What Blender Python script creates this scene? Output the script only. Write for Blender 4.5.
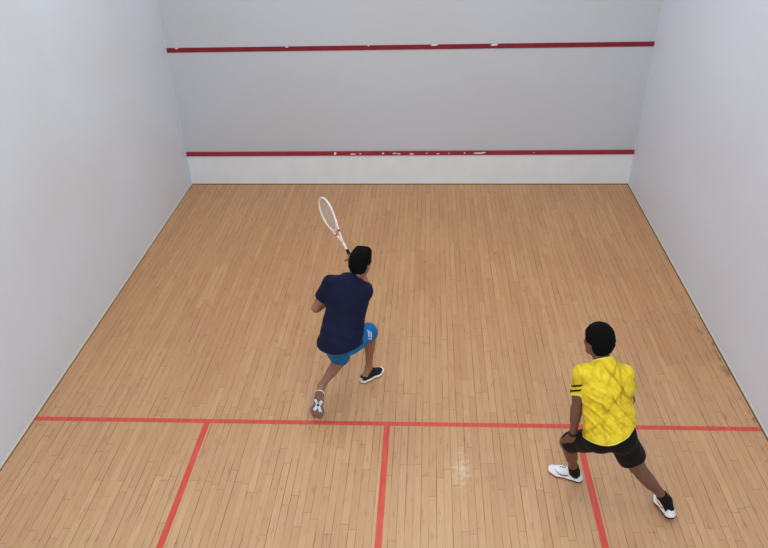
import bpy, math
import numpy as np
from mathutils import Vector, Matrix
from mathutils.bvhtree import BVHTree

for o in list(bpy.data.objects):
    bpy.data.objects.remove(o)
scene = bpy.context.scene
col = scene.collection

# ------------------------------------------------------------------ camera
cam_data = bpy.data.cameras.new('camera')
cam = bpy.data.objects.new('camera', cam_data)
col.objects.link(cam)
scene.camera = cam
cam_data.sensor_fit = 'HORIZONTAL'
cam_data.sensor_width = 36.0
cam_data.lens = 725.25 / 768 * 36.0
cam_data.shift_x = -7.794 / 768
cam_data.shift_y = 118.559 / 768
_a, _b, _c = 0.91, 0.0576, -0.0225
_M = Matrix.Rotation(_b, 4, 'Z') @ Matrix.Rotation(_a, 4, 'X') @ Matrix.Rotation(_c, 4, 'Z')
cam.matrix_world = Matrix.Translation((3.4975, -0.5543, 4.1212)) @ _M
cam_data.clip_start = 0.05

# ------------------------------------------------------------------ world and lamps
world = bpy.data.worlds.new('world')
scene.world = world
world.use_nodes = True
bg = world.node_tree.nodes['Background']
bg.inputs['Color'].default_value = (0.78, 0.92, 1.0, 1)
bg.inputs['Strength'].default_value = 0.60


def area(name, loc, rot, sx, sy, power, color):
    d = bpy.data.lights.new(name, 'AREA')
    d.shape = 'RECTANGLE'
    d.size, d.size_y = sx, sy
    d.energy = power
    d.color = color
    o = bpy.data.objects.new(name, d)
    o.location = loc
    o.rotation_euler = rot
    col.objects.link(o)
    return o


area('court_light_rear', (3.2, 2.6, 5.5), (0, 0, 0), 4.6, 1.6, 60, (1.0, 0.98, 0.96))
area('court_light_front', (3.2, 7.0, 5.5), (0, 0, 0), 4.6, 2.6, 100, (1.0, 0.98, 0.96))
area('rear_fill_light', (3.2, -1.6, 5.2), (math.radians(66), 0, 0), 5.6, 1.6, 185, (1.0, 0.985, 0.96))  # unseen fill lamp added behind the camera to lift lower walls and floor
scene.view_settings.view_transform = 'Standard'
scene.view_settings.look = 'None'
scene.view_settings.gamma = 1.0
scene.view_settings.use_curve_mapping = False
scene.view_settings.exposure = 0.07

# ------------------------------------------------------------------ materials


def srgb(r, g, b):
    def f(c):
        c = c / 255.0
        return c / 12.92 if c <= 0.04045 else ((c + 0.055) / 1.055) ** 2.4
    return (f(r), f(g), f(b), 1.0)


class NT:
    def __init__(self, name, rough=0.6, spec=0.3):
        self.m = bpy.data.materials.new(name)
        self.m.use_nodes = True
        self.t = self.m.node_tree
        self.b = self.t.nodes['Principled BSDF']
        self.b.inputs['Roughness'].default_value = rough
        self.b.inputs['Specular IOR Level'].default_value = spec

    def n(self, kind, **kw):
        nd = self.t.nodes.new(kind)
        for k, v in kw.items():
            setattr(nd, k, v)
        return nd

    def l(self, a, b):
        self.t.links.new(a, b)

    def put(self, sock, v):
        if hasattr(v, 'is_output') or isinstance(v, bpy.types.NodeSocket):
            self.l(v, sock)
        else:
            sock.default_value = v

    def math(self, op, a, b=0.0, c=None, clamp=False):
        nd = self.n('ShaderNodeMath', operation=op, use_clamp=clamp)
        self.put(nd.inputs[0], a)
        self.put(nd.inputs[1], b)
        if c is not None:
            self.put(nd.inputs[2], c)
        return nd.outputs[0]

    def mix(self, f, a, b, blend='MIX'):
        nd = self.n('ShaderNodeMix', data_type='RGBA', blend_type=blend)
        self.put(nd.inputs[0], f)
        self.put(nd.inputs[6], a)
        self.put(nd.inputs[7], b)
        return nd.outputs[2]

    def noise(self, vec, scale, detail=3, rough=0.5):
        nd = self.n('ShaderNodeTexNoise')
        self.put(nd.inputs['Vector'], vec)
        nd.inputs['Scale'].default_value = scale
        nd.inputs['Detail'].default_value = detail
        nd.inputs['Roughness'].default_value = rough
        return nd.outputs[0]

    def ramp(self, f, lo, hi):
        nd = self.n('ShaderNodeMapRange')
        nd.clamp = True
        self.put(nd.inputs[0], f)
        nd.inputs[1].default_value = lo
        nd.inputs[2].default_value = hi
        return nd.outputs[0]

    def pos(self):
        return self.n('ShaderNodeNewGeometry').outputs['Position']

    def obj(self):
        return self.n('ShaderNodeTexCoord').outputs['Object']

    def scalevec(self, v, s):
        nd = self.n('ShaderNodeMapping')
        self.put(nd.inputs[0], v)
        nd.inputs['Scale'].default_value = s
        return nd.outputs[0]

    def color(self, c):
        self.put(self.b.inputs['Base Color'], c)

    def bump(self, h, strength=0.3, dist=0.01):
        nd = self.n('ShaderNodeBump')
        nd.inputs['Strength'].default_value = strength
        nd.inputs['Distance'].default_value = dist
        self.put(nd.inputs['Height'], h)
        self.l(nd.outputs[0], self.b.inputs['Normal'])


def plain(name, rgb, rough=0.6, spec=0.3, vary=0.12, scale=30.0, bump=0.0):
    t = NT(name, rough, spec)
    c = srgb(*rgb)
    nz = t.noise(t.obj(), scale)
    dark = tuple(x * (1 - vary) for x in c[:3]) + (1,)
    lite = tuple(min(1, x * (1 + vary)) for x in c[:3]) + (1,)
    t.color(t.mix(t.ramp(nz, 0.3, 0.7), dark, lite))
    if bump:
        t.bump(nz, bump, 0.004)
    return t.m


def wall_material(name, rgb, worn, amount=0.5, gscale=1.0):
    t = NT(name, 0.5, 0.25)
    p = t.pos()
    big = t.ramp(t.noise(t.scalevec(p, (0.5, 0.5, 0.9)), 1.1 * gscale, 3), 0.35, 0.7)
    smear = t.ramp(t.noise(t.scalevec(p, (1.0, 1.0, 0.6)), 5.0, 4, 0.6), 0.45, 0.85)
    c = t.mix(t.math('MULTIPLY', big, amount), srgb(*rgb), srgb(*worn))
    c = t.mix(t.math('MULTIPLY', smear, amount * 0.5), c, srgb(*worn))
    # small dark ball marks
    vor = t.n('ShaderNodeTexVoronoi')
    t.put(vor.inputs['Vector'], p)
    vor.inputs['Scale'].default_value = 2.2
    dots = t.math('LESS_THAN', vor.outputs['Distance'], 0.028)
    gate = t.math('GREATER_THAN', t.noise(p, 1.7, 1), 0.56)
    c = t.mix(t.math('MULTIPLY', t.math('MULTIPLY', dots, gate), 0.3), c, srgb(110, 108, 110))
    t.color(c)
    t.bump(t.noise(p, 9.0, 5), 0.12, 0.01)
    return t.m


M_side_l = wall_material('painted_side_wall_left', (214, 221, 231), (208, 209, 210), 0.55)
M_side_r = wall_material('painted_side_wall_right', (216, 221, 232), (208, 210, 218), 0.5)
M_front = wall_material('painted_front_wall', (191, 195, 203), (189, 190, 192), 0.7)  # greyer than the sides: ball wear plus dimmer light put into the colour
M_tin = plain('tin_board_paint', (221, 227, 231), 0.45, 0.3, 0.03, 4.0)
M_cream = plain('cream_edge_trim', (220, 206, 182), 0.6, 0.2, 0.05, 6.0)
M_gap = plain('dark_joint', (96, 84, 74), 0.9, 0.1, 0.15, 12.0)


def red_strip_material(name, rgb, chip_z):
    t = NT(name, 0.5, 0.3)
    p = t.pos()
    nz = t.noise(t.scalevec(p, (1, 1, 1)), 7.0, 4)
    base = t.mix(t.ramp(nz, 0.3, 0.7), srgb(*rgb), srgb(*[min(255, v * 1.12 + 4) for v in rgb]))
    t.color(base)
    return t.m


M_red = red_strip_material('crimson_strip_paint', (116, 20, 36), 0)
M_red2 = red_strip_material('worn_crimson_strip_paint', (138, 36, 56), 0)
M_chip = plain('bare_paint_chip', (216, 208, 206), 0.7, 0.2, 0.1, 40)


def floor_line_material():
    t = NT('red_floor_line_paint', 0.45, 0.3)
    p = t.pos()
    nz = t.noise(t.scalevec(p, (10, 1, 1)), 4.0, 4)
    c = t.mix(t.ramp(nz, 0.3, 0.75), srgb(196, 66, 54), srgb(212, 92, 76))
    t.color(c)
    return t.m


M_fline = floor_line_material()


def floor_material():
    t = NT('maple_strip_floor', 0.42, 0.35)
    p = t.pos()
    sep = t.n('ShaderNodeSeparateXYZ')
    t.l(p, sep.inputs[0])
    x, y = sep.outputs[0], sep.outputs[1]
    W, L = 0.060, 0.95
    u = t.math('DIVIDE', x, W)
    row = t.math('FLOOR', u)
    fu = t.math('FRACT', u)
    wn = t.n('ShaderNodeTexWhiteNoise', noise_dimensions='1D')
    t.l(row, wn.inputs['W'])
    rrow = wn.outputs['Value']
    v = t.math('ADD', t.math('DIVIDE', y, L), t.math('MULTIPLY', rrow, 17.3))
    idx = t.math('FLOOR', v)
    fv = t.math('FRACT', v)
    cmb = t.n('ShaderNodeCombineXYZ')
    t.l(row, cmb.inputs[0])
    t.l(idx, cmb.inputs[1])
    wn2 = t.n('ShaderNodeTexWhiteNoise', noise_dimensions='2D')
    t.l(cmb.outputs[0], wn2.inputs['Vector'])
    rb = wn2.outputs['Value']
    rc = wn2.outputs['Color']
    sc = t.n('ShaderNodeSeparateColor')
    t.l(rc, sc.inputs[0])
    # board tone
    cr = t.n('ShaderNodeValToRGB')
    t.l(rb, cr.inputs[0])
    e = cr.color_ramp.elements
    e[0].position = 0.0
    e[0].color = srgb(186, 140, 102)
    e[1].position = 1.0
    e[1].color = srgb(206, 163, 120)
    for q, c in ((0.18, (191, 146, 106)), (0.5, (196, 152, 111)), (0.8, (200, 156, 115))):
        n_ = e.new(q)
        n_.color = srgb(*c)
    c = cr.outputs[0]
    # grain streaks along each board, shifted from board to board
    off = t.n('ShaderNodeCombineXYZ')
    t.l(t.math('MULTIPLY', rb, 40.0), off.inputs[1])
    t.l(t.math('MULTIPLY', sc.outputs[1], 9.0), off.inputs[0])
    va = t.n('ShaderNodeVectorMath', operation='ADD')
    t.l(p, va.inputs[0])
    t.l(off.outputs[0], va.inputs[1])
    g = t.noise(t.scalevec(va.outputs[0], (70, 3.5, 1)), 1.0, 5, 0.65)
    c = t.mix(t.math('MULTIPLY', t.ramp(g, 0.42, 0.75), 0.45), c, srgb(158, 110, 74))
    # reflected light put into the colour: greyer and pinker towards the service boxes, browner by the front wall
    sheen_mix = t.ramp(t.math('ADD', y, t.math('MULTIPLY', t.noise(t.scalevec(p, (0.8, 0.5, 1)), 1.0, 3), 2.5)), 3.6, 8.0)
    c = t.mix(sheen_mix, t.mix(0.42, c, srgb(200, 166, 132)), t.mix(0.35, c, srgb(180, 126, 76)))
    blot = t.ramp(t.noise(t.scalevec(p, (1.6, 0.5, 1)), 1.6, 3, 0.6), 0.42, 0.75)
    c = t.mix(t.math('MULTIPLY', blot, 0.25), c, srgb(170, 118, 88))
    # dark scratches and scuffs
    scr = t.noise(t.scalevec(p, (18, 3.5, 1)), 1.3, 5, 0.7)
    c = t.mix(t.math('MULTIPLY', t.ramp(scr, 0.57, 0.72), 0.55), c, srgb(120, 82, 58))
    vor = t.n('ShaderNodeTexVoronoi')
    t.put(vor.inputs['Vector'], t.scalevec(p, (1.6, 0.9, 1)))
    vor.inputs['Scale'].default_value = 1.5
    vor.inputs['Randomness'].default_value = 1.0
    c = t.mix(t.math('MULTIPLY', t.math('LESS_THAN', vor.outputs['Distance'], 0.028), 0.45), c, srgb(92, 64, 48))
    # gouged boards beside the right wall
    edge = t.math('MULTIPLY', t.ramp(x, 6.2, 6.36), t.math('LESS_THAN', y, 6.4))
    gn = t.ramp(t.noise(t.scalevec(p, (9, 3.2, 1)), 1.6, 3, 0.6), 0.56, 0.6)
    c = t.mix(t.math('MULTIPLY', t.math('MULTIPLY', edge, gn), 0.55), c, srgb(108, 80, 58))
    # pale rubbed patch in the right service box area
    dx = t.math('DIVIDE', t.math('SUBTRACT', x, 3.80), 0.10)
    dy = t.math('DIVIDE', t.math('SUBTRACT', y, 3.74), 0.24)
    rr = t.math('ADD', t.math('ADD', t.math('MULTIPLY', dx, dx), t.math('MULTIPLY', dy, dy)), t.math('MULTIPLY', t.noise(p, 22.0, 3), 2.6))
    c = t.mix(t.math('MULTIPLY', t.math('SUBTRACT', 1.0, t.ramp(rr, 1.0, 1.9)), 0.55), c, srgb(222, 204, 176))
    # seams
    su = t.math('MINIMUM', fu, t.math('SUBTRACT', 1.0, fu))
    seam = t.math('SUBTRACT', 1.0, t.ramp(su, 0.015, 0.06))
    open_ = t.noise(t.scalevec(p, (13, 1.3, 1)), 1.0, 2)
    seam = t.math('MULTIPLY', seam, t.math('ADD', 0.30, t.math('MULTIPLY', t.ramp(open_, 0.45, 0.62), 0.8)))
    sv = t.math('MINIMUM', fv, t.math('SUBTRACT', 1.0, fv))
    seam2 = t.math('MULTIPLY', t.math('LESS_THAN', sv, 0.0035), 0.45)
    c = t.mix(t.math('MAXIMUM', seam, seam2), c, srgb(112, 78, 54))
    t.color(c)
    rg = t.math('ADD', 0.36, t.math('MULTIPLY', g, 0.2))
    t.put(t.b.inputs['Roughness'], rg)
    return t.m


M_floor = floor_material()

# ------------------------------------------------------------------ mesh helpers


def mesh_obj(name, verts, faces, mat, parent=None, smooth=False, loc=(0, 0, 0)):
    me = bpy.data.meshes.new(name)
    me.from_pydata([tuple(v) for v in verts], [], [tuple(f) for f in faces])
    me.update()
    if mat:
        me.materials.append(mat)
    if smooth:
        me.polygons.foreach_set('use_smooth', [True] * len(me.polygons))
    o = bpy.data.objects.new(name, me)
    o.location = loc
    col.objects.link(o)
    if parent:
        o.parent = parent
    return o


BOXF = [(0, 3, 2, 1), (4, 5, 6, 7), (0, 1, 5, 4), (1, 2, 6, 5), (2, 3, 7, 6), (3, 0, 4, 7)]


def hexa(name, c8, mat, parent=None):
    return mesh_obj(name, c8, BOXF, mat, parent)


def box(name, lo, hi, mat, parent=None):
    (a, b, c), (d, e, f) = lo, hi
    return hexa(name, [(a, b, c), (d, b, c), (d, e, c), (a, e, c), (a, b, f), (d, b, f), (d, e, f), (a, e, f)], mat, parent)


def structure(o):
    o['kind'] = 'structure'
    return o


# ------------------------------------------------------------------ the court
Wd, Yf, Ht = 6.4, 9.75, 5.64
structure(box('floor', (-0.2, 0, -0.12), (Wd + 0.2, Yf + 0.2, 0), M_floor))
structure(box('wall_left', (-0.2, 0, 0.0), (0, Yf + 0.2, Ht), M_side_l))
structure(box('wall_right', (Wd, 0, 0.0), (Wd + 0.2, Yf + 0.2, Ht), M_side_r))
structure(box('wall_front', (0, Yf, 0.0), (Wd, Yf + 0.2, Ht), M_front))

# dark expansion joint on the floor along the walls, thin cream edge above it
structure(box('trim_1', (0, 0, 0.0), (0.014, Yf, 0.003), M_gap))
structure(box('trim_2', (Wd - 0.018, 0, 0.0), (Wd, Yf, 0.003), M_gap))
structure(box('trim_3', (0.014, Yf - 0.045, 0.0), (Wd - 0.018, Yf - 0.022, 0.004), M_gap))
structure(box('baseboard_left', (0, 0, 0.003), (0.006, Yf, 0.016), M_cream))
structure(box('baseboard_right', (Wd - 0.006, 0, 0.003), (Wd, Yf, 0.014), M_cream))
structure(box('baseboard_front', (0.006, Yf - 0.028, 0.004), (Wd - 0.006, Yf - 0.02, 0.02), M_cream))

# the tin: board along the foot of the front wall with its red top rail
tin = bpy.data.objects.new('tin', None)
tin.location = (3.2, Yf - 0.01, 0.0)
col.objects.link(tin)
tin['label'] = 'pale grey tin board along the foot of the front wall, chipped crimson rail on top'
tin['category'] = 'board'
oy = Yf - 0.01


def rel(pts, o):
    return [(p[0] - o[0], p[1] - o[1], p[2] - o[2]) for p in pts]


def slant(x0, x1, y0, y1, zl, zr, h):
    """a bar from x0 to x1, lower edge rising from zl to zr"""
    return [(x0, y0, zl), (x1, y0, zr), (x1, y1, zr), (x0, y1, zl), (x0, y0, zl + h), (x1, y0, zr + h), (x1, y1, zr + h), (x0, y1, zl + h)]


hexa('board', rel([(0, Yf - 0.02, 0.0), (Wd, Yf - 0.02, 0.0), (Wd, Yf, 0.0), (0, Yf, 0.0),
                   (0, Yf - 0.02, 0.42), (Wd, Yf - 0.02, 0.438), (Wd, Yf, 0.438), (0, Yf, 0.42)], tin.location), M_tin, tin)
hexa('rail', rel(slant(0, Wd, Yf - 0.032, Yf, 0.418, 0.436, 0.055), tin.location), M_red2, tin)


def chips(parent, name, xs, yface, zfun, origin, seed):
    """ragged little patches of bare paint lying on the face of a strip"""
    rng = np.random.RandomState(seed)
    for (x, dz, w, h) in xs:
        V, F = [], []
        n = 9
        base = len(V)
        for k in range(n):
            a = 2 * math.pi * k / n
            r = rng.uniform(0.7, 1.25)
            V.append((x + math.cos(a) * w * r * 0.5, yface - 0.0015, zfun(x) + dz + math.sin(a) * h * r * 0.5))
        for k in range(n):
            V.append((V[base + k][0], yface + 0.001, V[base + k][2]))
        F.append(list(range(base, base + n)))
        for k in range(n):
            F.append((base + k, base + n + k, base + n + (k + 1) % n, base + (k + 1) % n))
        mesh_obj(name, rel(V, origin), F, M_chip, parent)


zt = lambda x: 0.418 + 0.018 * x / Wd
chips(tin, 'paint_chip', [(2.17, 0.03, 0.035, 0.055), (2.43, 0.022, 0.09, 0.022), (2.53, 0.028, 0.03, 0.02), (2.86, 0.03, 0.04, 0.022),
                           (3.02, 0.03, 0.06, 0.022), (3.08, 0.022, 0.05, 0.02), (3.27, 0.02, 0.07, 0.02), (3.48, 0.03, 0.025, 0.02),
                           (3.64, 0.02, 0.05, 0.02), (3.80, 0.03, 0.02, 0.015), (4.02, 0.03, 0.02, 0.02), (4.22, 0.026, 0.13, 0.022),
                           (4.28, 0.035, 0.07, 0.02), (5.0, 0.03, 0.02, 0.012)], Yf - 0.032, zt, tin.location, 3)

# service line: a raised crimson strip on the front wall
sl = structure(hexa('trim_4', slant(0, Wd, Yf - 0.008, Yf, 1.811, 1.838, 0.056), M_red))
zs = lambda x: 1.811 + 0.027 * x / Wd
chips(sl, 'paint_chip', [(0.14, 0.05, 0.05, 0.018), (1.62, 0.05, 0.05, 0.018), (3.56, 0.05, 0.11, 0.024), (4.34, 0.045, 0.09, 0.03),
                                 (2.7, 0.052, 0.03, 0.012)],
                Yf - 0.008, zs, (0, 0, 0), 5)
# painted lines on the floor (thin paint film)
SY = 4.293
e_ = 0.0012
structure(box('trim_6', (0.014, SY - 0.027, 0.0), (Wd - 0.018, SY + 0.027, e_), M_fline))
structure(box('trim_7', (1.575 - 0.026, 0.0, 0.0), (1.575 + 0.026, SY - 0.027, e_), M_fline))
structure(box('trim_8', (3.172 - 0.026, 0.0, 0.0), (3.172 + 0.026, SY - 0.027, e_), M_fline))
structure(box('trim_9', (4.813 - 0.026, 0.0, 0.0), (4.813 + 0.026, SY - 0.027, e_), M_fline))

# ------------------------------------------------------------------ implicit modelling
A = lambda *v: np.array(v, float)


def unit(v):
    v = np.array(v, float)
    return v / np.linalg.norm(v)


def smin(a, b, k):
    if k <= 0:
        return np.minimum(a, b)
    h = np.maximum(k - np.abs(a - b), 0) / k
    return np.minimum(a, b) - h * h * k * 0.25


def cap(a, b, ra, rb, w=None, s=1.0, cuts=()):
    """tapered limb from a to b; w, s: widen it s times along direction w"""
    a, b = np.array(a, float), np.array(b, float)
    ab = b - a
    L2 = float(ab @ ab)
    R = max(ra, rb) * max(1.0, s)
    lo, hi = np.minimum(a, b) - R, np.maximum(a, b) + R

    def fn(X, Y, Z):
        x, y, z = X - a[0], Y - a[1], Z - a[2]
        t = np.clip((x * ab[0] + y * ab[1] + z * ab[2]) / L2, 0, 1)
        x, y, z = x - t * ab[0], y - t * ab[1], z - t * ab[2]
        d2 = x * x + y * y + z * z
        if w is not None:
            q = x * w[0] + y * w[1] + z * w[2]
            d2 = np.maximum(d2 + q * q * (1.0 / (s * s) - 1.0), 0)
        d = np.sqrt(d2) - (ra + (rb - ra) * t)
        for (p, n) in cuts:
            d = np.maximum(d, (X - p[0]) * n[0] + (Y - p[1]) * n[1] + (Z - p[2]) * n[2])
        return d
    return fn, lo, hi


def ell(c, axes, r, cuts=()):
    c = np.array(c, float)
    ax = [np.array(v, float) for v in axes]
    R = max(r)

    def fn(X, Y, Z):
        x, y, z = X - c[0], Y - c[1], Z - c[2]
        k0 = k1 = 0
        for v, q in zip(ax, r):
            p = (x * v[0] + y * v[1] + z * v[2]) / q
            k0 = k0 + p * p
            k1 = k1 + (p / q) ** 2
        k0 = np.sqrt(k0)
        k1 = np.sqrt(k1) + 1e-9
        d = k0 * (k0 - 1) / k1
        for (p, n) in cuts:
            d = np.maximum(d, (X - p[0]) * n[0] + (Y - p[1]) * n[1] + (Z - p[2]) * n[2])
        return d
    return fn, c - R, c + R


class Field:
    def __init__(self, lo, hi, h):
        self.lo = np.array(lo, float)
        self.h = h
        self.n = np.ceil((np.array(hi, float) - self.lo) / h).astype(int) + 1
        self.D = np.full(self.n, 1.0, np.float32)
        self.ax = [(self.lo[i] + h * np.arange(self.n[i])) for i in range(3)]

    def block(self, lo, hi, m):
        i0 = np.clip(np.floor((lo - m - self.lo) / self.h).astype(int), 0, self.n)
        i1 = np.clip(np.ceil((hi + m - self.lo) / self.h).astype(int) + 1, 0, self.n)
        s = tuple(slice(a, b) for a, b in zip(i0, i1))
        X = self.ax[0][s[0]][:, None, None]
        Y = self.ax[1][s[1]][None, :, None]
        Z = self.ax[2][s[2]][None, None, :]
        return s, X, Y, Z

    def add(self, prim, k=0.02):
        fn, lo, hi = prim
        s, X, Y, Z = self.block(lo, hi, max(k, 3 * self.h))
        if min(self.D[s].shape) == 0:
            return
        self.D[s] = smin(self.D[s], fn(X, Y, Z), k)

    def sub(self, prim, k=0.0):
        fn, lo, hi = prim
        s, X, Y, Z = self.block(lo, hi, max(k, 2 * self.h))
        self.D[s] = -smin(-self.D[s], fn(X, Y, Z), k)

    def all(self, fn):
        X, Y, Z = self.ax[0][:, None, None], self.ax[1][None, :, None], self.ax[2][None, None, :]
        self.D = fn(self.D, X, Y, Z).astype(np.float32)

    def ripple(self, fn, band=0.03):
        """push the surface in and out where it is, fn(x, y, z) on 1-D points"""
        idx = np.nonzero(np.abs(self.D) < band)
        p = [self.ax[i][idx[i]] for i in range(3)]
        self.D[idx] += fn(*p).astype(np.float32)

    def mesh(self):
        D = self.D
        D[0], D[-1], D[:, 0], D[:, -1], D[:, :, 0], D[:, :, -1] = 1, 1, 1, 1, 1, 1
        S = D < 0
        cnt = np.zeros(tuple(k - 1 for k in D.shape), np.int8)
        offs = [(i, j, k) for i in (0, 1) for j in (0, 1) for k in (0, 1)]
        sh = cnt.shape
        for (i, j, k) in offs:
            cnt += S[i:i + sh[0], j:j + sh[1], k:k + sh[2]]
        act = np.nonzero((cnt > 0) & (cnt < 8))
        N = len(act[0])
        ids = np.full(sh, -1, np.int32)
        ids[act] = np.arange(N)
        val = {o: D[act[0] + o[0], act[1] + o[1], act[2] + o[2]].astype(float) for o in offs}
        P = np.zeros((N, 3))
        C = np.zeros(N)
        for o in offs:
            for a in range(3):
                if o[a] == 0:
                    q = list(o)
                    q[a] = 1
                    q = tuple(q)
                    va, vb = val[o], val[q]
                    m = (va < 0) != (vb < 0)
                    t = np.where(m, va / np.where(va == vb, 1, va - vb), 0)
                    pt = np.tile(np.array(o, float), (N, 1))
                    pt[:, a] = t
                    P += pt * m[:, None]
                    C += m
        P = P / C[:, None]
        P = (P + np.stack(act, 1)) * self.h + self.lo
        F = []
        for a in range(3):
            b, c = (a + 1) % 3, (a + 2) % 3
            n = D.shape
            sl0 = [slice(1, n[i] - 1) for i in range(3)]
            sl0[a] = slice(0, n[a] - 1)
            sl1 = list(sl0)
            sl1[a] = slice(1, n[a])
            s0, s1 = S[tuple(sl0)], S[tuple(sl1)]
            ix = np.nonzero(s0 != s1)
            inside = s0[ix]
            base = [ix[i] + sl0[i].start for i in range(3)]

            def cell(db, dc):
                q = list(base)
                q[b] = q[b] + db
                q[c] = q[c] + dc
                return ids[tuple(q)]
            q = np.stack([cell(-1, -1), cell(0, -1), cell(0, 0), cell(-1, 0)], 1)
            q[~inside] = q[~inside][:, ::-1]
            F.append(q)
        F = np.concatenate(F)
        return P, F


def relax(P, F, it=2, f=0.5):
    for _ in range(it):
        acc = np.zeros_like(P)
        c = np.zeros(len(P))
        for i in range(4):
            a, b = F[:, i], F[:, (i + 1) % 4]
            for k in range(3):
                acc[:, k] += np.bincount(a, P[b, k], len(P)) + np.bincount(b, P[a, k], len(P))
            c += np.bincount(a, minlength=len(P)) + np.bincount(b, minlength=len(P))
        P = P + f * (acc / np.maximum(c, 1)[:, None] - P)
    return P


def surface(name, field, mats, parent=None, origin=(0, 0, 0), loc=(0, 0, 0), matfn=None, it=2, xf=None):
    P, F = field.mesh()
    P = relax(P, F, it)
    me = bpy.data.meshes.new(name)
    if matfn is not None:
        mi = matfn(P[F].mean(1)).astype(np.int32)
    if xf is not None:
        P = xf(P)
    V = P - np.array(origin)
    me.vertices.add(len(V))
    me.vertices.foreach_set('co', V.astype(np.float32).ravel())
    me.loops.add(F.size)
    me.loops.foreach_set('vertex_index', F.astype(np.int32).ravel())
    me.polygons.add(len(F))
    me.polygons.foreach_set('loop_start', np.arange(0, F.size, 4, dtype=np.int32))
    me.polygons.foreach_set('loop_total', np.full(len(F), 4, np.int32))
    me.polygons.foreach_set('use_smooth', np.ones(len(F), bool))
    me.update(calc_edges=True)
    me.validate()
    for m in (mats if isinstance(mats, (list, tuple)) else [mats]):
        me.materials.append(m)
    if matfn is not None:
        me.polygons.foreach_set('material_index', mi)
    o = bpy.data.objects.new(name, me)
    o.location = loc
    col.objects.link(o)
    if parent:
        o.parent = parent
    return o


def decal(name, target, center, look, up, polys, mat, parent, step=0.004, lift=0.0015, thick=0.003):
    """thin printed shape following the surface of target. polys: 2-D outlines in metres
    (right, up) about center; look: direction the print is pressed on along."""
    me = target.data
    off = np.array(target.location) if target.parent else np.zeros(3)
    bvh = BVHTree.FromPolygons([v.co for v in me.vertices], [tuple(p.vertices) for p in me.polygons])
    look = unit(look)
    up = np.array(up, float)
    up = unit(up - look * (up @ look))
    right = np.cross(look, up)
    V, F = [], []
    for poly in polys:
        pl = np.array(poly, float)
        lo, hi = pl.min(0), pl.max(0)
        nx = max(1, int(math.ceil((hi[0] - lo[0]) / step)))
        ny = max(1, int(math.ceil((hi[1] - lo[1]) / step)))

        def inside(x, y):
            c = False
            j = len(pl) - 1
            for i in range(len(pl)):
                if (pl[i][1] > y) != (pl[j][1] > y) and x < (pl[j][0] - pl[i][0]) * (y - pl[i][1]) / (pl[j][1] - pl[i][1]) + pl[i][0]:
                    c = not c
                j = i
            return c
        cache = {}

        def vert(i, j):
            if (i, j) not in cache:
                x = lo[0] + (hi[0] - lo[0]) * i / nx
                y = lo[1] + (hi[1] - lo[1]) * j / ny
                o_ = np.array(center) + right * x + up * y - look * 0.15
                hit = bvh.ray_cast(Vector(o_), Vector(look), 0.4)
                if hit[0] is None:
                    cache[(i, j)] = None
                else:
                    nrm = hit[1] if hit[1].dot(Vector(look)) < 0 else -hit[1]
                    cache[(i, j)] = len(V)
                    V.append(tuple(hit[0] + nrm * lift))
                    V.append(tuple(hit[0] - nrm * (thick - lift)))
            return cache[(i, j)]
        for i in range(nx):
            for j in range(ny):
                if inside(lo[0] + (hi[0] - lo[0]) * (i + .5) / nx, lo[1] + (hi[1] - lo[1]) * (j + .5) / ny):
                    q = [vert(i, j), vert(i + 1, j), vert(i + 1, j + 1), vert(i, j + 1)]
                    if None in q:
                        continue
                    F.append(q)
                    F.append([k + 1 for k in q[::-1]])
    return mesh_obj(name, V, F, mat, parent, smooth=True)


# ------------------------------------------------------------------ people
def hand(f, W, d, n, side, size=1.0, curl=(25, 30, 20), spread=1.0, thumb=(0.55, 0.6, 0.3), k=0.012):
    """five-fingered hand. W wrist, d towards the fingers, n palm side, side towards the thumb"""
    d = unit(d)
    n = unit(np.array(n) - d * (np.array(n) @ d))
    sd = np.cross(d, n)
    if sd @ np.array(side) < 0:
        sd = -sd
    W = np.array(W)
    S = size
    kn = []
    for i, (o, l) in enumerate(((0.032, .088), (0.011, .092), (-0.011, .088), (-0.030, .080))):
        K = W + d * l * S + sd * o * S
        kn.append(K)
        f.add(cap(W + sd * o * 0.55 * S + d * 0.008, K, .0135 * S, .0112 * S), k)
    f.add(cap(W + d * 0.03 * S, W + d * 0.07 * S, .017 * S, .014 * S, sd, 1.9), k)
    ang0 = (6, 1, -4, -10)
    lens = ((.042, .025, .021), (.046, .029, .022), (.043, .027, .021), (.034, .021, .019))
    for i in range(4):
        a = math.radians(ang0[i] * spread)
        dd = unit(d * math.cos(a) + sd * math.sin(a))
        p = kn[i]
        ang = 0
        r = .0092 * S if i < 3 else .0080 * S
        for j in range(3):
            ang += math.radians(curl[j])
            v = dd * math.cos(ang) + n * math.sin(ang)
            q = p + v * lens[i][j] * S
            f.add(cap(p, q, r, r * 0.92), 0.003)
            r *= 0.92
            p = q
    p = W + d * .022 * S + sd * .022 * S + n * 0.004
    for j, (L, r0, r1) in enumerate(((.042, .0145, .012), (.034, .0115, .0105), (.028, .0102, .0088))):
        v = unit(d * (0.75 + 0.15 * j) + sd * thumb[0] * (1.1 - 0.5 * j) + n * (thumb[1] + thumb[2] * j))
        q = p + v * L * S
        f.add(cap(p, q, r0 * S, r1 * S), 0.008 if j == 0 else 0.003)
        p = q


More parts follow.
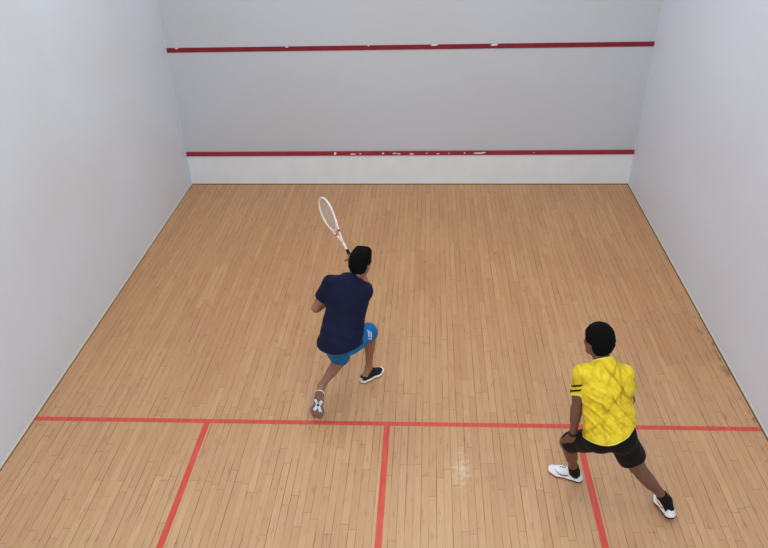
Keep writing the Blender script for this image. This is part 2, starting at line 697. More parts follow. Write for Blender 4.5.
def shoe(name, parent, O, frame, root, mats, mid_h=0.026, L=0.285, stripes=None, bend=0.0, wide=1.0, tall=1.0):
    """sneaker at heel point O with frame (forward, left, up)."""
    f, l, u = [unit(v) for v in frame]
    h = 0.0035
    k = L / 0.285

    def xf(P):
        P = P.copy()
        if bend:
            xb = 0.195
            m = P[:, 0] > xb
            t = np.clip((P[m, 0] - xb) / 0.03, 0, 1)
            a = bend * t
            dx = P[m, 0] - xb
            z = P[m, 2]
            P[m, 0] = xb + dx * np.cos(a) - z * np.sin(a) * 0.6
            P[m, 2] = z * np.cos(a) + dx * np.sin(a)
        P = P * np.array([k, k * wide, k * tall])
        return np.array(O) + P[:, :1] * f + P[:, 1:2] * l + P[:, 2:3] * u

    def foot2(X, Y):
        def c2(ax_, ay, bx, by, ra, rb):
            x, y = X - ax_, Y - ay
            dx, dy = bx - ax_, by - ay
            t = np.clip((x * dx + y * dy) / (dx * dx + dy * dy), 0, 1)
            return np.sqrt((x - t * dx) ** 2 + (y - t * dy) ** 2) - (ra + (rb - ra) * t)
        return smin(smin(c2(.036, 0, .10, 0, .034, .031), c2(.10, 0, .195, .002, .031, .046), .03), c2(.195, .002, .245, .004, .046, .036), .03)

    up = Field((-.02, -.07, .0), (.31, .07, .14), h)

    def fu(D, X, Y, Z):
        fp = foot2(X, Y)
        top = np.interp(X, [-.02, .0, .03, .075, .10, .15, .21, .25, .29], [.085, .088, .086, .078, .088, .072, .054, .045, .03])
        inset = np.interp(Z, [0, .02, .05, .09, .12], [.002, .000, .006, .016, .024])
        d1 = fp + inset
        # crown the instep
        d2 = Z - (top - 5.0 * Y * Y)
        d = -smin(-d1, -d2 * 0.85, .028)
        d = np.maximum(d, .012 - Z)
        # opening for the ankle
        x, y = (X - .052) / .040, Y / .026
        hole = (np.sqrt(x * x + y * y) - 1) * .026
        return np.maximum(d, -np.maximum(hole, .052 - Z))
    up.all(fu)
    shoe_o = surface(name, up, mats['upper'], parent, root, (0, 0, 0), xf=xf, it=2)
    so = Field((-.02, -.07, -.01), (.31, .07, .06), h)

    def fs(D, X, Y, Z):
        fp = foot2(X, Y) - .003
        toe = np.clip(X - .22, 0, 1) ** 2 * 3.0
        d = np.maximum(fp, np.maximum(Z - mid_h - toe * .6 - np.clip(.05 - X, 0, 1) * .1, toe + .0 - Z))
        arch = np.sqrt((X - .125) ** 2 + (Z + .035) ** 2) - .040
        d = np.maximum(d, -arch)
        return d
    so.all(fs)
    so.D = so.D - 0.0
    sole = surface('sole', so, mats['sole'], shoe_o, root, (0, 0, 0), xf=xf, it=2,
                   matfn=lambda c: np.where(c[:, 2] < (.0135 if len(mats['sole']) > 2 else .0095), np.where((c[:, 0] < .12) & (len(mats['sole']) > 2), len(mats['sole']) - 1, 1), 0))
    # laces
    la = Field((.08, -.05, .03), (.22, .05, .12), 0.003)
    for i in range(5):
        x = .105 + i * .019
        z = np.interp(x, [.10, .15, .21], [.088, .072, .054])
        pts = [A(x, yy, z - 5.0 * yy * yy + .0015) for yy in (-.022, -.011, 0, .011, .022)]
        for a_, b_ in zip(pts[:-1], pts[1:]):
            la.add(cap(a_, b_, .0034, .0034), .002)
    for s in (-1, 1):
        la.add(cap(A(.104, 0, .092), A(.100, s * .022, .092), .003, .003), .002)
        la.add(cap(A(.100, s * .022, .092), A(.114, s * .012, .091), .003, .003), .002)
    surface('laces', la, mats['laces'], shoe_o, root, (0, 0, 0), xf=xf, it=1)
    return shoe_o


def person(J, cfg):
    root = np.array(cfg['root'], float)
    skin = cfg['skin']
    h = 0.0045
    pel, neck, head = A(*J['pel']), A(*J['neck']), A(*J['head'])
    shL, shR = A(*J['shL']), A(*J['shR'])
    u = unit(neck - pel)
    r = shR - shL
    r = unit(r - u * (r @ u))
    f = np.cross(u, r)
    hipL, hipR = A(*J['hipL']), A(*J['hipR'])
    pr = unit(hipR - hipL)
    pr = unit(pr - u * (pr @ u))
    pf = np.cross(u, pr)
    F, U = unit(cfg['face']), unit(cfg['crown'])
    Rt = unit(np.cross(F, U))
    U = np.cross(Rt, F)
    allp = np.array([v for v in map(np.array, J.values())])
    lo, hi = allp.min(0) - .16, allp.max(0) + .2
    B = Field(lo, hi, h)
    mid = lambda t: pel + (neck - pel) * t
    # trunk
    B.add(ell(mid(.68) + f * .01, (r, f, u), (.150, .100, .165)), .05)
    B.add(ell(mid(.36), (r, f, u), (.125, .090, .15)), .06)
    B.add(ell(mid(.02), (pr, pf, u), (.150, .105, .11)), .06)
    for s, hp in ((-1, hipL), (1, hipR)):
        B.add(ell(hp + pf * -.030 + u * .01, (pr, pf, u), (.072, .068, .080)), .04)
        sh = shL if s < 0 else shR
        B.add(cap(neck - u * .02, sh, .05, .048), .05)
        B.add(cap(sh, mid(.60) + r * s * .085, .044, .050), .04)
    # neck and head
    hc = head
    B.add(cap(neck - u * .02, hc - U * .045 - F * .018, .056, .052), .04)
    B.add(ell(hc + U * .028 - F * .012, (Rt, F, U), (.074, .094, .084)), .02)
    B.add(ell(hc - U * .035 + F * .028, (Rt, F, U), (.059, .062, .070)), .035)
    B.add(ell(hc - U * .090 + F * .062, (Rt, F, U), (.026, .022, .020)), .03)
    for s in (-1, 1):
        B.add(cap(hc - U * .040 - F * .005 + Rt * s * .055, hc - U * .086 + F * .050 + Rt * s * .02, .016, .014), .03)
        B.add(ell(hc - U * .018 + F * .062 + Rt * s * .036, (Rt, F, U), (.020, .016, .014)), .02)     # cheek
        B.add(cap(hc + U * .026 + F * .082 + Rt * s * .008, hc + U * .024 + F * .070 + Rt * s * .044, .007, .006), .012)   # brow ridge
        # ear: shell with a hollow
        ec = hc - U * .005 - F * .008 + Rt * s * .076
        ea = unit(Rt * s - F * .35)
        B.add(ell(ec, (np.cross(ea, U), ea, U), (.019, .009, .031)), .006)
        B.sub(ell(ec + ea * .009 + U * .004, (np.cross(ea, U), ea, U), (.010, .006, .016)), .004)
        B.sub(ell(hc + U * .008 + F * .090 + Rt * s * .031, (Rt, F, U), (.015, .011, .010)), .008)   # eye socket
    B.add(cap(hc + U * .014 + F * .084, hc - U * .022 + F * .108, .007, .0105), .012)
    for s in (-1, 1):
        B.add(ell(hc - U * .026 + F * .098 + Rt * s * .011, (Rt, F, U), (.008, .009, .007)), .006)
    B.add(cap(hc - U * .050 + F * .086 - Rt * .018, hc - U * .050 + F * .086 + Rt * .018, .0062, .0062), .006)
    B.add(cap(hc - U * .061 + F * .084 - Rt * .015, hc - U * .061 + F * .084 + Rt * .015, .0065, .0065), .006)
    B.sub(cap(hc - U * .0555 + F * .096 - Rt * .020, hc - U * .0555 + F * .096 + Rt * .020, .0026, .0026), .003)
    # arms
    for s in 'LR':
        sh, el, wr = A(*J['sh' + s]), A(*J['el' + s]), A(*J['wr' + s])
        B.add(cap(sh, el, .050, .037), .03)
        B.add(cap(sh * .45 + el * .55, sh * .3 + el * .7, .040, .037), .03)
        B.add(cap(el, wr, .037, .0245), .02)
        B.add(cap(el * .85 + wr * .15, el * .6 + wr * .4, .038, .034), .02)
        hd = cfg['hand' + s]
        hand(B, wr, **hd)
    # legs
    for s in 'LR':
        hp, kn, an = A(*J['hip' + s]), A(*J['kne' + s]), A(*J['ank' + s])
        B.add(cap(hp, kn, .079, .052), .05)
        B.add(cap(kn, an, .049, .031), .03)
        th, sn = unit(hp - kn), unit(an - kn)
        back = unit(-(unit(kn - hp) - sn) * -1.0) if np.linalg.norm(th + sn) < .2 else -unit(-(th + sn))
        back = unit(A(*cfg['calf' + s]))
        B.add(cap(kn + (an - kn) * .18 + back * .018, kn + (an - kn) * .48 + back * .016, .043, .034), .04)
        B.add(ell(kn - back * .012, (unit(np.cross(sn, back)), back, sn), (.044, .045, .052)), .03)
        ft = cfg['foot' + s]
        O, ff, fu_ = A(*ft[0]), unit(ft[1]), unit(ft[2])
        B.add(cap(an, O + ff * .055 + fu_ * .045, .034, .030), .02)
        B.add(cap(O + ff * .05 + fu_ * .042, O + ff * .17 + fu_ * .035, .026, .018), .02)
    body = surface('person', B, skin, None, root, root, it=2)
    body['label'] = cfg['label']
    body['category'] = 'person'
    del B
    par = body

    # eyes and brows
    for s in (-1, 1):
        ec = hc + U * .007 + F * .0695 + Rt * s * .031
        E_ = Field(ec - .02, ec + .02, .0012)
        E_.add(ell(ec, (Rt, F, U), (.0115, .0115, .0115)), 0)
        surface('eye', E_, [cfg['white'], cfg['dark']], par, root, matfn=lambda c, ec=ec: (np.linalg.norm(c - (ec + F * .0115), axis=1) < .0058).astype(int), it=1)
        E_ = Field(ec - .04, ec + .05, .003)
        E_.add(cap(ec + U * .020 + F * .0185 - Rt * s * .014, ec + U * .023 + F * .010 + Rt * s * .014, .0042, .0034), 0)
        surface('eyebrow', E_, cfg['hair'], par, root, it=1)

    # hair
    Hf = Field(hc - .17, hc + .17, .004)
    gx, gy, gz = cfg.get('hair_r', (.092, .106, .100))
    Hf.add(ell(hc + U * .034 - F * .014, (Rt, F, U), (gx, gy, gz)), 0)
    Hf.add(ell(hc - U * .010 - F * .050, (Rt, F, U), (gx * .86, .064, .078)), .03)
    for bump_ in cfg.get('hair_tufts', ()):
        Hf.add(ell(hc + Rt * bump_[0] + F * bump_[1] + U * bump_[2], (Rt, F, U), (bump_[3],) * 3), .03)

    def hairripple(x, y, z):
        q = [(x - hc[0]) * a[0] + (y - hc[1]) * a[1] + (z - hc[2]) * a[2] for a in (Rt, F, U)]
        n = (np.sin(q[0] * 190 + 2 * np.sin(q[1] * 70 + q[2] * 40)) * np.sin(q[1] * 170 + 2 * np.sin(q[2] * 80)) +
             .7 * np.sin(q[2] * 210 + q[0] * 120 + 2 * np.sin(q[1] * 90)) + .6 * np.sin(q[0] * 420 + q[2] * 300) * np.sin(q[1] * 380))
        return n * .0022
    Hf.ripple(hairripple)

    def haircut(D, X, Y, Z):
        a = (X - hc[0]) * F[0] + (Y - hc[1]) * F[1] + (Z - hc[2]) * F[2]
        b = (X - hc[0]) * U[0] + (Y - hc[1]) * U[1] + (Z - hc[2]) * U[2]
        c = (X - hc[0]) * Rt[0] + (Y - hc[1]) * Rt[1] + (Z - hc[2]) * Rt[2]
        # forehead line, temples, behind the ears, nape
        face = np.minimum(a - .030, .056 - b)          # inside the face window
        D = np.maximum(D, face)
        ear = np.minimum(a + .040 , .012 - b)          # side window around and before the ears
        D = np.maximum(D, ear)
        nape = (-.068) - b
        D = np.maximum(D, nape)
        return D
    Hf.all(haircut)
    surface('hair', Hf, cfg['hair'], par, root, it=1)

    # ---- shirt
    S_ = Field(lo, hi, .005)
    t = cfg['shirt']
    hemP, hemN = A(*t['hem'][0]), unit(t['hem'][1])       # normal points down, out of the cloth
    S_.add(ell(mid(.70) + f * .005, (r, f, u), (.172 * t['w'], .122, .175)), .05)
    S_.add(ell(mid(.38), (r, f, u), (.160 * t['w'], .118, .19)), .07)
    S_.add(ell(mid(.04) - pf * .01, (unit(r + pr), unit(f + pf), u), (.178 * t['w'], .150, .20)), .08)
    S_.add(ell(mid(-.14) - pf * .012, (unit(r + pr), unit(f + pf), u), (.180 * t['w'], .158, .17)), .06)
    for sh in (shL, shR):
        S_.add(cap(neck - u * .020, sh, .062, .059), .05)
    for s in 'LR':
        sh, el = A(*J['sh' + s]), A(*J['el' + s])
        frac = t['sleeve' + s]
        end = sh + (el - sh) * frac
        dr = unit(el - sh)
        S_.add(cap(sh, end + dr * .08, .062, t['sr'], cuts=[(end, unit(t.get('scut' + s, dr)))]), .035)
    S_.add(cap(neck - u * .05 - f * .01, neck + u * t['collar'], .085, .064), .035)
    S_.ripple(t['folds'](pel, r, f, u))
    D0 = S_.D.copy()

    def cut(D, X, Y, Z):
        q = (X - hemP[0]) * hemN[0] + (Y - hemP[1]) * hemN[1] + (Z - hemP[2]) * hemN[2]
        xr = (X - pel[0]) * r[0] + (Y - pel[1]) * r[1] + (Z - pel[2]) * r[2]
        q = q + t['curve'] * xr * xr
        xu = (X - neck[0]) * u[0] + (Y - neck[1]) * u[1] + (Z - neck[2]) * u[2]
        inner = np.maximum(D + .009, -q - .09)
        # sleeves lie above the hem plane, so only the body is trimmed
        D = np.maximum(np.maximum(D, q), -inner)
        xc = (X - neck[0]) * f[0] + (Y - neck[1]) * f[1] + (Z - neck[2]) * f[2]
        return np.maximum(D, xu + xc * .45 - t['collar'] + .012)
    S_.all(cut)
    for s in 'LR':
        sh, el = A(*J['sh' + s]), A(*J['el' + s])
        end = sh + (el - sh) * t['sleeve' + s]
        dr = unit(el - sh)
        S_.sub(cap(end - dr * (.02 if 'scut' + s in t else .05), end + dr * .05, t['sr'] - .018, t['sr'] - .012))

    def smat(c):
        m = np.zeros(len(c), int)
        if t.get('rim'):
            q = (c - hemP) @ hemN + t['curve'] * ((c - pel) @ r) ** 2
            m[q > -t['rim']] = 1
            for s in 'LR':
                sh, el = A(*J['sh' + s]), A(*J['el' + s])
                dr = unit(el - sh)
                ln = np.linalg.norm(el - sh)
                v = c - sh
                tt = v @ dr
                rad = np.linalg.norm(v - tt[:, None] * dr, axis=1)
                pd = (c - sh - dr * ln * t['sleeve' + s]) @ unit(t.get('scut' + s, dr))
                m[(pd > -t['rim']) & (rad < t['sr'] + .012) & (tt < t['sleeve' + s] * ln + .02)] = 1
            q = (c - neck) @ u + (c - neck) @ f * .45 - t['collar'] + .022
            rad = np.linalg.norm((c - neck) - ((c - neck) @ u)[:, None] * u, axis=1)
            m[(q > .0) & (rad < .085)] = 1
        return m
    shirt = surface('t_shirt', S_, t['mats'], par, root, matfn=smat, it=2)
    del S_

    # ---- shorts
    t = cfg['shorts']
    K = Field(lo, hi, .005)
    K.add(ell(pel + u * .02, (pr, pf, u), (.165, .122, .12), cuts=[(pel + u * .10, u)]), .05)
    for s, hp in ((-1, hipL), (1, hipR)):
        K.add(ell(hp - pf * .028 + u * .0, (pr, pf, u), (.085, .078, .09)), .05)
    ends = []
    for s in 'LR':
        hp, kn = A(*J['hip' + s]), A(*J['kne' + s])
        dr = unit(kn - hp)
        end = hp + (kn - hp) * t['frac' + s]
        nn = unit(t.get('cut' + s, dr))
        ends.append((s, end, dr, nn))
        K.add(cap(hp, end + dr * .12, .094, t['r' + s], cuts=[(end, nn)]), .03)
    K.ripple(t['folds'](pel, r, f, u))
    for s, end, dr, nn in ends:
        K.sub(cap(end - dr * .09, end + dr * .12, t['r' + s] - .018, t['r' + s] - .010))
    shorts = surface('shorts', K, t['mats'], par, root, it=2)
    del K

    # ---- socks
    for s in 'LR':
        if not cfg.get('sock'):
            break
        kn, an = A(*J['kne' + s]), A(*J['ank' + s])
        O, ff, fu_ = [np.array(v, float) for v in cfg['foot' + s][:3]]
        ff, fu_ = unit(ff), unit(fu_)
        dr = unit(an - kn)
        top = an - dr * cfg['sock_h']
        Q = Field(np.minimum(an, top) - .14, np.maximum(an, top) + .14, .004)
        Q.add(cap(top - dr * .04, an, .044, .039, cuts=[(top, -dr)]), .01)
        Q.add(cap(an, O + ff * .055 + fu_ * .045, .039, .035), .02)
        surface('sock', Q, cfg['sock'], par, root, it=2)
    for s in 'LR':
        ft = cfg['foot' + s]
        ff = unit(ft[1])
        fu_ = np.array(ft[2], float)
        fu_ = unit(fu_ - ff * (fu_ @ ff))
        left = np.cross(fu_, ff)
        o = shoe('sneaker', par, ft[0], (ff, left, fu_), root, cfg['shoe'], bend=ft[3] if len(ft) > 3 else 0, wide=cfg['shoe_wt'][0], tall=cfg['shoe_wt'][1])
        cfg['shoe_' + s] = (o, A(*ft[0]), ff, left, fu_)
    return body, shirt, shorts, dict(root=root, u=u, r=r, f=f, pel=pel, hemN=hemN)


def cloth_mat(name, rgb, vary=0.12, rough=0.8):
    t = NT(name, rough, 0.15)
    c = srgb(*rgb)
    p = t.obj()
    nz = t.noise(p, 14.0, 4)
    t.color(t.mix(t.ramp(nz, 0.3, 0.7), tuple(x * (1 - vary) for x in c[:3]) + (1,), tuple(min(1, x * (1 + vary)) for x in c[:3]) + (1,)))
    t.b.inputs['Sheen Weight'].default_value = 0.02
    t.bump(t.noise(p, 420.0, 2), 0.15, 0.002)
    return t.m


M_skin1 = plain('brown_skin', (150, 104, 84), 0.5, 0.3, 0.08, 18)
M_skin2 = plain('deep_brown_skin', (112, 76, 64), 0.45, 0.35, 0.08, 18)
M_hair = plain('black_hair', (11, 10, 11), 0.85, 0.08, 0.3, 120, 0.4)
M_eyew = plain('eye_white', (225, 222, 215), 0.2, 0.5, 0.02)
M_black = plain('black_rubber', (26, 25, 27), 0.6, 0.3, 0.15, 60)
M_navy = cloth_mat('navy_jersey_cloth', (17, 22, 48))
M_blue = cloth_mat('bright_blue_shorts_cloth', (12, 108, 172))
M_blackcloth = cloth_mat('black_shorts_cloth', (15, 14, 17))
M_sock = cloth_mat('black_sock_knit', (20, 20, 22))
M_white = plain('white_mesh_upper', (226, 228, 236), 0.55, 0.3, 0.04, 80)
M_mid = plain('white_foam_midsole', (232, 228, 224), 0.5, 0.3, 0.03, 50)
M_brownsole = plain('brown_rubber_outsole', (128, 98, 88), 0.7, 0.2, 0.12, 60)
M_redsole = plain('red_rubber_outsole', (150, 30, 44), 0.6, 0.25, 0.1, 60)
M_blackup = plain('black_knit_upper', (28, 28, 32), 0.7, 0.2, 0.25, 90, 0.2)
M_purple = plain('dark_plum_print', (84, 22, 62), 0.5, 0.3, 0.05, 60)
M_redprint = plain('red_print', (206, 50, 66), 0.5, 0.3, 0.05, 60)
M_whiteprint = plain('white_print', (214, 224, 236), 0.6, 0.2, 0.05, 60)
M_paleyellow = cloth_mat('pale_yellow_rib', (232, 216, 96), 0.05)


def yellow_shirt():
    """yellow jersey printed with a diagonal lattice of olive lines, doubling as painted crease shade"""
    t = NT('yellow_patterned_jersey', 0.7, 0.2)
    p = t.obj()
    sep = t.n('ShaderNodeSeparateXYZ')
    wob = t.n('ShaderNodeVectorMath', operation='ADD')
    t.l(p, wob.inputs[0])
    nzc = t.n('ShaderNodeTexNoise')
    t.l(p, nzc.inputs['Vector'])
    nzc.inputs['Scale'].default_value = 7.0
    sc = t.n('ShaderNodeVectorMath', operation='SCALE')
    t.l(nzc.outputs['Color'], sc.inputs[0])
    sc.inputs['Scale'].default_value = 0.05
    t.l(sc.outputs[0], wob.inputs[1])
    t.l(wob.outputs[0], sep.inputs[0])
    x, z = sep.outputs[0], sep.outputs[2]
    c = srgb(228, 203, 48)
    olive = srgb(140, 112, 22)

    def lines(c, ax_, az, period, width, amt, col_):
        v = t.math('DIVIDE', t.math('ADD', t.math('MULTIPLY', x, ax_), t.math('MULTIPLY', z, az)), period)
        fr = t.math('ABSOLUTE', t.math('SUBTRACT', t.math('FRACT', v), 0.5))
        m = t.math('SUBTRACT', 1.0, t.ramp(fr, width, width + 0.09))
        return t.mix(t.math('MULTIPLY', m, amt), c, col_)
    gate = t.ramp(t.noise(p, 9.0, 2), 0.40, 0.6)
    c1 = lines(c, 0.75, 0.66, 0.078, 0.05, 0.7, olive)  # lattice print, its darkness also painting the shade of crease furrows
    c1 = lines(c1, -0.85, 0.53, 0.11, 0.04, 0.55, olive)
    c1 = lines(c1, 0.95, 0.12, 0.115, 0.03, 0.5, olive)
    c = t.mix(gate, c, c1)
    c = t.mix(t.math('MULTIPLY', t.ramp(t.noise(p, 24.0, 4, 0.7), 0.44, 0.66), 0.55), c, srgb(186, 150, 22))
    t.color(c)
    return t.m


M_yellow = yellow_shirt()


def folds_navy(pel, r, f, u):
    def fn(x, y, z):
        a = (x - pel[0]) * r[0] + (y - pel[1]) * r[1] + (z - pel[2]) * r[2]
        b = (x - pel[0]) * u[0] + (y - pel[1]) * u[1] + (z - pel[2]) * u[2]
        k = np.clip((.45 - b) / .3, .25, 1)
        return (.004 * np.sin(34 * a + 16 * b + 2 * np.sin(9 * b)) + .003 * np.sin(60 * b - 20 * a + 3 * np.sin(11 * a)) * np.exp(-((b - .05) / .1) ** 2)) * k
    return fn


def folds_yellow(pel, r, f, u):
    def fn(x, y, z):
        a = (x - pel[0]) * r[0] + (y - pel[1]) * r[1] + (z - pel[2]) * r[2]
        b = (x - pel[0]) * u[0] + (y - pel[1]) * u[1] + (z - pel[2]) * u[2]
        w = a * .72 + b * .70 + .012 * np.sin(14 * (b - a))
        ridge = np.maximum(np.sin(w * 88 + .6), 0) ** 2
        k = np.exp(-((b - .24) / .17) ** 2) * np.exp(-(a / .155) ** 4)
        return -.017 * ridge * k + .0035 * np.sin(42 * b + 18 * a + 2 * np.sin(15 * a)) * (1 - k * .6)
    return fn


def folds_shorts(pel, r, f, u):
    def fn(x, y, z):
        return .003 * np.sin(30 * x + 14 * z + 2 * np.sin(14 * y)) + .0015 * np.sin(52 * y - 35 * z + 14 * x)
    return fn


# navy player, lunging on the right leg with the racket up in front of him
J1 = dict(pel=(2.780, 4.557, .70), neck=(2.870, 4.765, 1.165), head=(2.955, 4.828, 1.285),
          shL=(2.702, 4.745, 1.145), shR=(2.990, 4.715, 1.085),
          elL=(2.560, 4.745, .900), wrL=(2.650, 4.94, .86), elR=(2.965, 4.960, 1.000), wrR=(2.915, 5.045, 1.190),
          hipL=(2.715, 4.525, .68), hipR=(2.862, 4.540, .68), kneR=(3.000, 4.935, .545), ankR=(2.967, 4.965, .115),
          kneL=(2.735, 4.775, .365), ankL=(2.590, 4.480, .265), toe=(2.5, 4.3, .0))
HAX = unit(A(2.580, 5.480, 1.60) - A(2.876, 5.06, 1.25))        # racket axis, butt to tip
GC = A(2.876, 5.06, 1.25)
cfg1 = dict(root=(2.80, 4.70, 0.0), skin=M_skin1, hair=M_hair, white=M_eyew, dark=M_black,
            face=(.42, .86, -.18), crown=(.10, .10, 1.0), hair_r=(.090, .104, .104),
            hair_tufts=((.035, .03, .105, .032), (-.03, .0, .105, .032), (.0, .06, .095, .032)),
            label='person in navy t-shirt and bright blue shorts lunging forward with a raised racket',
            handL=dict(d=A(.65, .72, .1), n=A(.5, -.5, -.6), side=A(0, .3, 1), curl=(40, 45, 25)),
            handR=None, calfL=(.25, -.55, -.55), calfR=(.05, -1, .0),
            footL=((2.587, 4.378, .283), (-.15, -.20, -.95), (.10, .95, -.30), .05),
            footR=((2.896, 4.875, .0), (.69, .72, 0), (0, 0, 1)),
            shirt=dict(hem=((2.78, 4.45, .645), (.06, -.40, -1.0)), w=1.04, collar=.05, sleeveL=.60, sleeveR=.55, sr=.068, folds=folds_navy,
                       curve=1.6, mats=[M_navy, M_navy]),
            shorts=dict(fracL=.98, fracR=.93, rL=.088, rR=.084, folds=folds_shorts, mats=[M_blue]),
            shoe_wt=(1.12, 1.22), shoe=dict(upper=M_blackup, sole=[M_mid, M_brownsole], laces=M_black))
# right hand closes round the racket grip
wr = A(*J1['wrR'])
d_ = GC - wr
side_ = HAX
d_ = unit(d_ - HAX * (d_ @ HAX) * .9)
n_ = unit(np.cross(d_, HAX))
if n_ @ A(-.3, .3, -1) < 0:
    n_ = -n_
GRIP = wr + d_ * .078 + n_ * .030
cfg1['handR'] = dict(d=d_, n=n_, side=HAX, curl=(70, 85, 55), thumb=(.25, 1.1, .5))
body1, shirt1, shorts1, fr1 = person(J1, cfg1)
root1 = fr1['root']

# white print on the side of the blue shorts
c = A(2.99, 4.80, .60) - root1
polys = []
for i in range(3):
    polys.append([(-.030 + i * .022, -.05), (-.018 + i * .022, -.05), (-.018 + i * .022, .045 - i * .012), (-.030 + i * .022, .045 - i * .012)])
polys.append([(-.034, -.072), (.034, -.072), (.034, -.060), (-.034, -.060)])
decal('print', shorts1, c, A(-.25, .75, -.6), A(0, .5, 1), [[(x * .72, y * .72) for x, y in q] for q in polys], M_whiteprint, shorts1)['label'] = 'white striped print'
# pale arch figure on the raised sole
so, O, ff, ll, uu = cfg1['shoe_L']
sole = [c_ for c_ in so.children if c_.name.startswith('sole')][0]
c = O + ff * .135 - root1
decal('arch_print', sole, c - uu * .02, uu, -ff, [[(x * 1.15, y * 1.25) for x, y in [(-.036, .035), (-.02, .045), (0, .016), (.02, .045), (.036, .03), (.016, -.002), (.036, -.045), (.016, -.050), (0, -.022), (-.018, -.050), (-.036, -.040), (-.016, -.002)]]],
      M_whiteprint, sole, lift=.002, thick=.004)
decal('arch_inlay', sole, c - uu * .02, uu, -ff, [[(0, .016), (.013, 0), (0, -.016), (-.013, 0)]], M_black, sole, lift=.0035, thick=.005)
so, O, ff, ll, uu = cfg1['shoe_R']
decal('heel_tab', so, O + ff * .02 + uu * .05 - root1, A(.6, .8, -.1), uu, [[(-.014, -.008), (.014, -.008), (.014, .006), (-.014, .006)]], M_whiteprint, so)

# yellow player, wide lunge to the left, hand on the left knee
J2 = dict(pel=(4.778, 3.267, .80), neck=(4.680, 3.405, 1.290), head=(4.630, 3.475, 1.435),
          shL=(4.545, 3.375, 1.240), shR=(4.814, 3.385, 1.225),
          elL=(4.545, 3.372, .955), wrL=(4.548, 3.365, .710), elR=(4.905, 3.430, .985), wrR=(4.865, 3.64, .90),
          hipL=(4.705, 3.245, .785), hipR=(4.852, 3.250, .785), kneL=(4.562, 3.515, .505), ankL=(4.675, 3.600, .125),
          kneR=(5.035, 3.320, .455), ankR=(5.300, 3.290, .145), toe=(4.5, 3.8, .0))
cfg2 = dict(root=(4.90, 3.45, 0.0), skin=M_skin2, hair=M_hair, white=M_eyew, dark=M_black,
            face=(-.50, .84, -.12), crown=(-.05, .12, 1.0), hair_r=(.091, .108, .104),
            label='person in yellow t-shirt and black shorts leaning a hand on the bent left knee',
            handL=dict(d=A(-.14, .38, -.92), n=A(.15, .85, .1), side=A(1, .3, 0), curl=(10, 18, 12), size=1.06),
            handR=dict(d=A(-.3, .9, -.1), n=A(-.7, -.1, -.6), side=A(0, .2, 1), curl=(35, 40, 25)),
            calfL=(.35, -.9, .0), calfR=(-.1, -.9, -.1),
            footL=((4.755, 3.620, .0), (-.87, .48, 0), (0, 0, 1)),
            footR=((5.335, 3.195, .045), (-.10, .98, -.15), (.0, .15, 1), .12),
            shirt=dict(hem=((4.79, 3.18, .830), (.45, -.40, -1.0)), w=1.03, collar=.065, scutL=A(.15, -.60, -1), sleeveL=.58, sleeveR=.54, sr=.064, folds=folds_yellow,
                       curve=2.0, rim=.011, mats=[M_yellow, M_paleyellow]),
            shorts=dict(fracL=.90, fracR=.64, rL=.074, rR=.098, folds=folds_shorts, mats=[M_blackcloth]),
            sock=M_sock, sock_h=.075,
            shoe_wt=(1.10, 1.15), shoe=dict(upper=M_white, sole=[M_mid, M_redsole, M_black], laces=M_white))
body2, shirt2, shorts2, fr2 = person(J2, cfg2)
root2 = fr2['root']

# wristband on the left wrist
wr, el = A(*J2['wrL']), A(*J2['elL'])
dr = unit(wr - el)
Q = Field(wr - .08, wr + .08, .003)
Q.add(cap(wr - dr * .045, wr + dr * .02, .034, .034, cuts=[(wr - dr * .004, dr), (wr - dr * .024, -dr)]), 0)
surface('wristband', Q, M_black, body2, root2, it=1)

# dark slanted bars on the left sleeve
shl = A(*J2['shL']) - root2
bars = []
for i in range(2):
    y0 = -.012 - i * .034
    bars.append([(-.040, y0 - .020), (-.038, y0 - .006), (-.008, y0 + .006), (.026, y0 + .018), (.026, y0 + .004), (-.005, y0 - .009)])
decal('sleeve_bars', shirt2, shl + A(-.03, -.04, -.055), A(.15, .85, -.45), A(0, 0, 1), bars, M_black, shirt2)

# prints on the white sneakers
swoosh = [(-.062, .012), (-.050, -.004), (-.034, -.013), (-.016, -.014), (.010, -.006), (.058, .016), (.012, .002), (-.014, -.003), (-.034, .0), (-.048, .006)]
so, O, ff, ll, uu = cfg2['shoe_L']
decal('side_mark', so, O + ff * .165 + uu * .042 + ll * .05 - root2, -ll - uu * .2, uu, [[(-a, b) for a, b in swoosh]], M_purple, so)
decal('side_mark', so, O + ff * .150 + uu * .040 - ll * .05 - root2, ll - uu * .2, uu, [swoosh], M_purple, so)
decal('tongue_print', so, O + ff * .165 + uu * .10 - root2, -uu, ff, [[(-.006, -.025), (.004, -.025), (.004, .03), (-.006, .03)]], M_black, so)
so, O, ff, ll, uu = cfg2['shoe_R']
decal('side_mark', so, O + ff * .14 + uu * .040 + ll * .05 - root2, -ll - uu * .2, uu, [[(-a, b) for a, b in swoosh]], M_redprint, so)
decal('side_mark', so, O + ff * .14 + uu * .040 - ll * .05 - root2, ll - uu * .2, uu, [swoosh], M_redprint, so)

# ------------------------------------------------------------------ racket
M_frame = plain('white_racket_frame', (226, 214, 210), 0.35, 0.4, 0.05, 30)
M_string = plain('pale_string', (196, 184, 178), 0.5, 0.3, 0.05, 60)
M_grip = plain('black_grip_tape', (26, 24, 26), 0.8, 0.15, 0.2, 90, 0.3)
M_redband = plain('red_frame_band', (176, 60, 66), 0.4, 0.3, 0.05, 30)


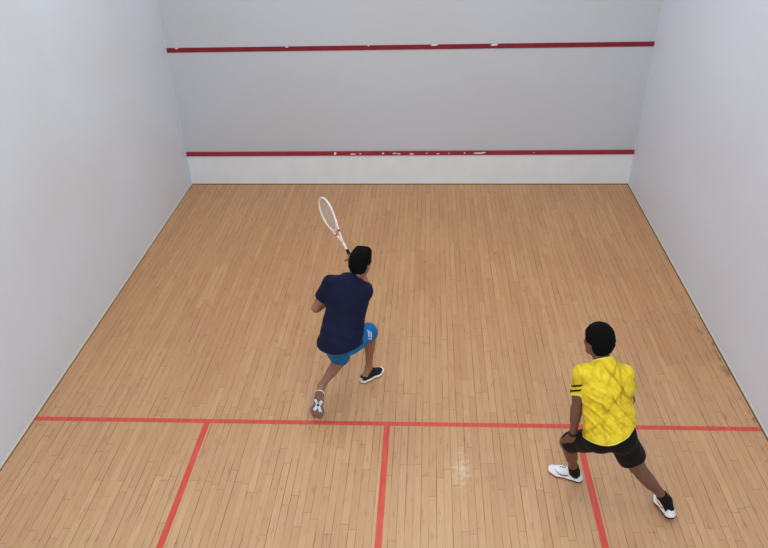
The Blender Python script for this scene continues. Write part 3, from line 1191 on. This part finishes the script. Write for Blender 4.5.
def tube(name, pts, rad, mat, parent, closed=False, seg=10, flat=None):
    pts = [np.array(p, float) for p in pts]
    n = len(pts)
    V, Fc = [], []
    nrm = unit(flat) if flat is not None else A(0, 0, 1)
    for i, p in enumerate(pts):
        a = pts[(i - 1) % n] if closed or i > 0 else pts[0]
        b = pts[(i + 1) % n] if closed or i < n - 1 else pts[-1]
        t = unit(b - a)
        s = unit(np.cross(t, nrm))
        w = np.cross(s, t)
        rr = rad[i] if hasattr(rad, '__len__') else rad
        for k in range(seg):
            g = 2 * math.pi * k / seg
            V.append(p + (s * math.cos(g) + w * math.sin(g)) * rr)
    m = n if closed else n - 1
    for i in range(m):
        for k in range(seg):
            a, b = i * seg + k, i * seg + (k + 1) % seg
            c_, d = ((i + 1) % n) * seg + (k + 1) % seg, ((i + 1) % n) * seg + k
            Fc.append((a, b, c_, d))
    if not closed:
        Fc.append(list(range(seg))[::-1])
        Fc.append([(n - 1) * seg + k for k in range(seg)])
    return V, Fc


def join(parts):
    V, Fc = [], []
    for v, f in parts:
        b = len(V)
        V += list(v)
        Fc += [[i + b for i in q] for q in f]
    return V, Fc


# racket frame: +Y along the axis from the butt (y 0) to the tip (y .685), X across the head, Z through it
rk = bpy.data.objects.new('squash_racket', None)
col.objects.link(rk)
yax = HAX
butt = GRIP - yax * .055
toC = unit(A(3.4975, -.5543, 4.1212) - butt)
zax = unit(A(.75, .45, -.10))
zax = unit(zax - yax * (zax @ yax))
xax = np.cross(yax, zax)
Mx = Matrix(((xax[0], yax[0], zax[0], butt[0]), (xax[1], yax[1], zax[1], butt[1]), (xax[2], yax[2], zax[2], butt[2]), (0, 0, 0, 1)))
rk.matrix_world = Mx
rk['label'] = 'white squash racket with black grip held up by the player in navy'
rk['category'] = 'racket'
NV = A(0, 0, 1)


def head_w(y):
    """half width of the strung head at height y"""
    t = (y - .365) / .320
    return .102 * math.sqrt(max(0.0, 1 - (2 * t - 1) ** 2)) * (0.86 + 0.20 * t)


ring = []
N_ = 48
for i in range(N_):
    a = 2 * math.pi * i / N_
    y = .525 - .160 * math.cos(a)
    t = (y - .365) / .320
    ring.append(A(.102 * math.sin(a) * (0.86 + 0.20 * t), y, 0))
parts = [tube('', ring, .0085, None, None, closed=True, flat=NV)]
for s in (-1, 1):
    parts.append(tube('', [A(0, .225, 0) + A(s * .004, 0, 0), A(s * .014, .27, 0), A(s * .036, .33, 0), A(s * .060, .385, 0), A(s * .076, .42, 0)], [.009, .0085, .008, .0078, .0075], None, None, flat=NV))
parts.append(tube('', [A(0, .14, 0), A(0, .20, 0), A(0, .245, 0)], [.0115, .011, .010], None, None, flat=NV))
V, Fc = join(parts)
mesh_obj('frame', V, Fc, M_frame, rk, smooth=True)
parts = []
for i in range(-8, 9):
    x = i * .0115
    ys = [y for y in np.linspace(.366, .684, 120) if head_w(y) > abs(x)]
    if len(ys) > 2:
        parts.append(tube('', [A(x, ys[0], 0), A(x, ys[-1], 0)], .0011, None, None, seg=5, flat=NV))
for j in range(21):
    y = .385 + j * .0145
    w = head_w(y)
    if w > .01:
        parts.append(tube('', [A(-w, y, .0008), A(w, y, .0008)], .0011, None, None, seg=5, flat=NV))
V, Fc = join(parts)
mesh_obj('strings', V, Fc, M_string, rk, smooth=True)
parts = [tube('', [A(0, y, 0) for y in (0, .004, .012, .02, .1, .150, .155)], [.0150, .0175, .0175, .0150, .0143, .0140, .0125], None, None, seg=12, flat=NV)]
V, Fc = join(parts)
mesh_obj('grip', V, Fc, M_grip, rk, smooth=True)
for s in (-1, 1):
    V, Fc = tube('', [A(s * .032, .321, 0), A(s * .040, .340, 0)], .0092, None, None, flat=NV)
    mesh_obj('frame_band', V, Fc, M_redband, rk, smooth=True)
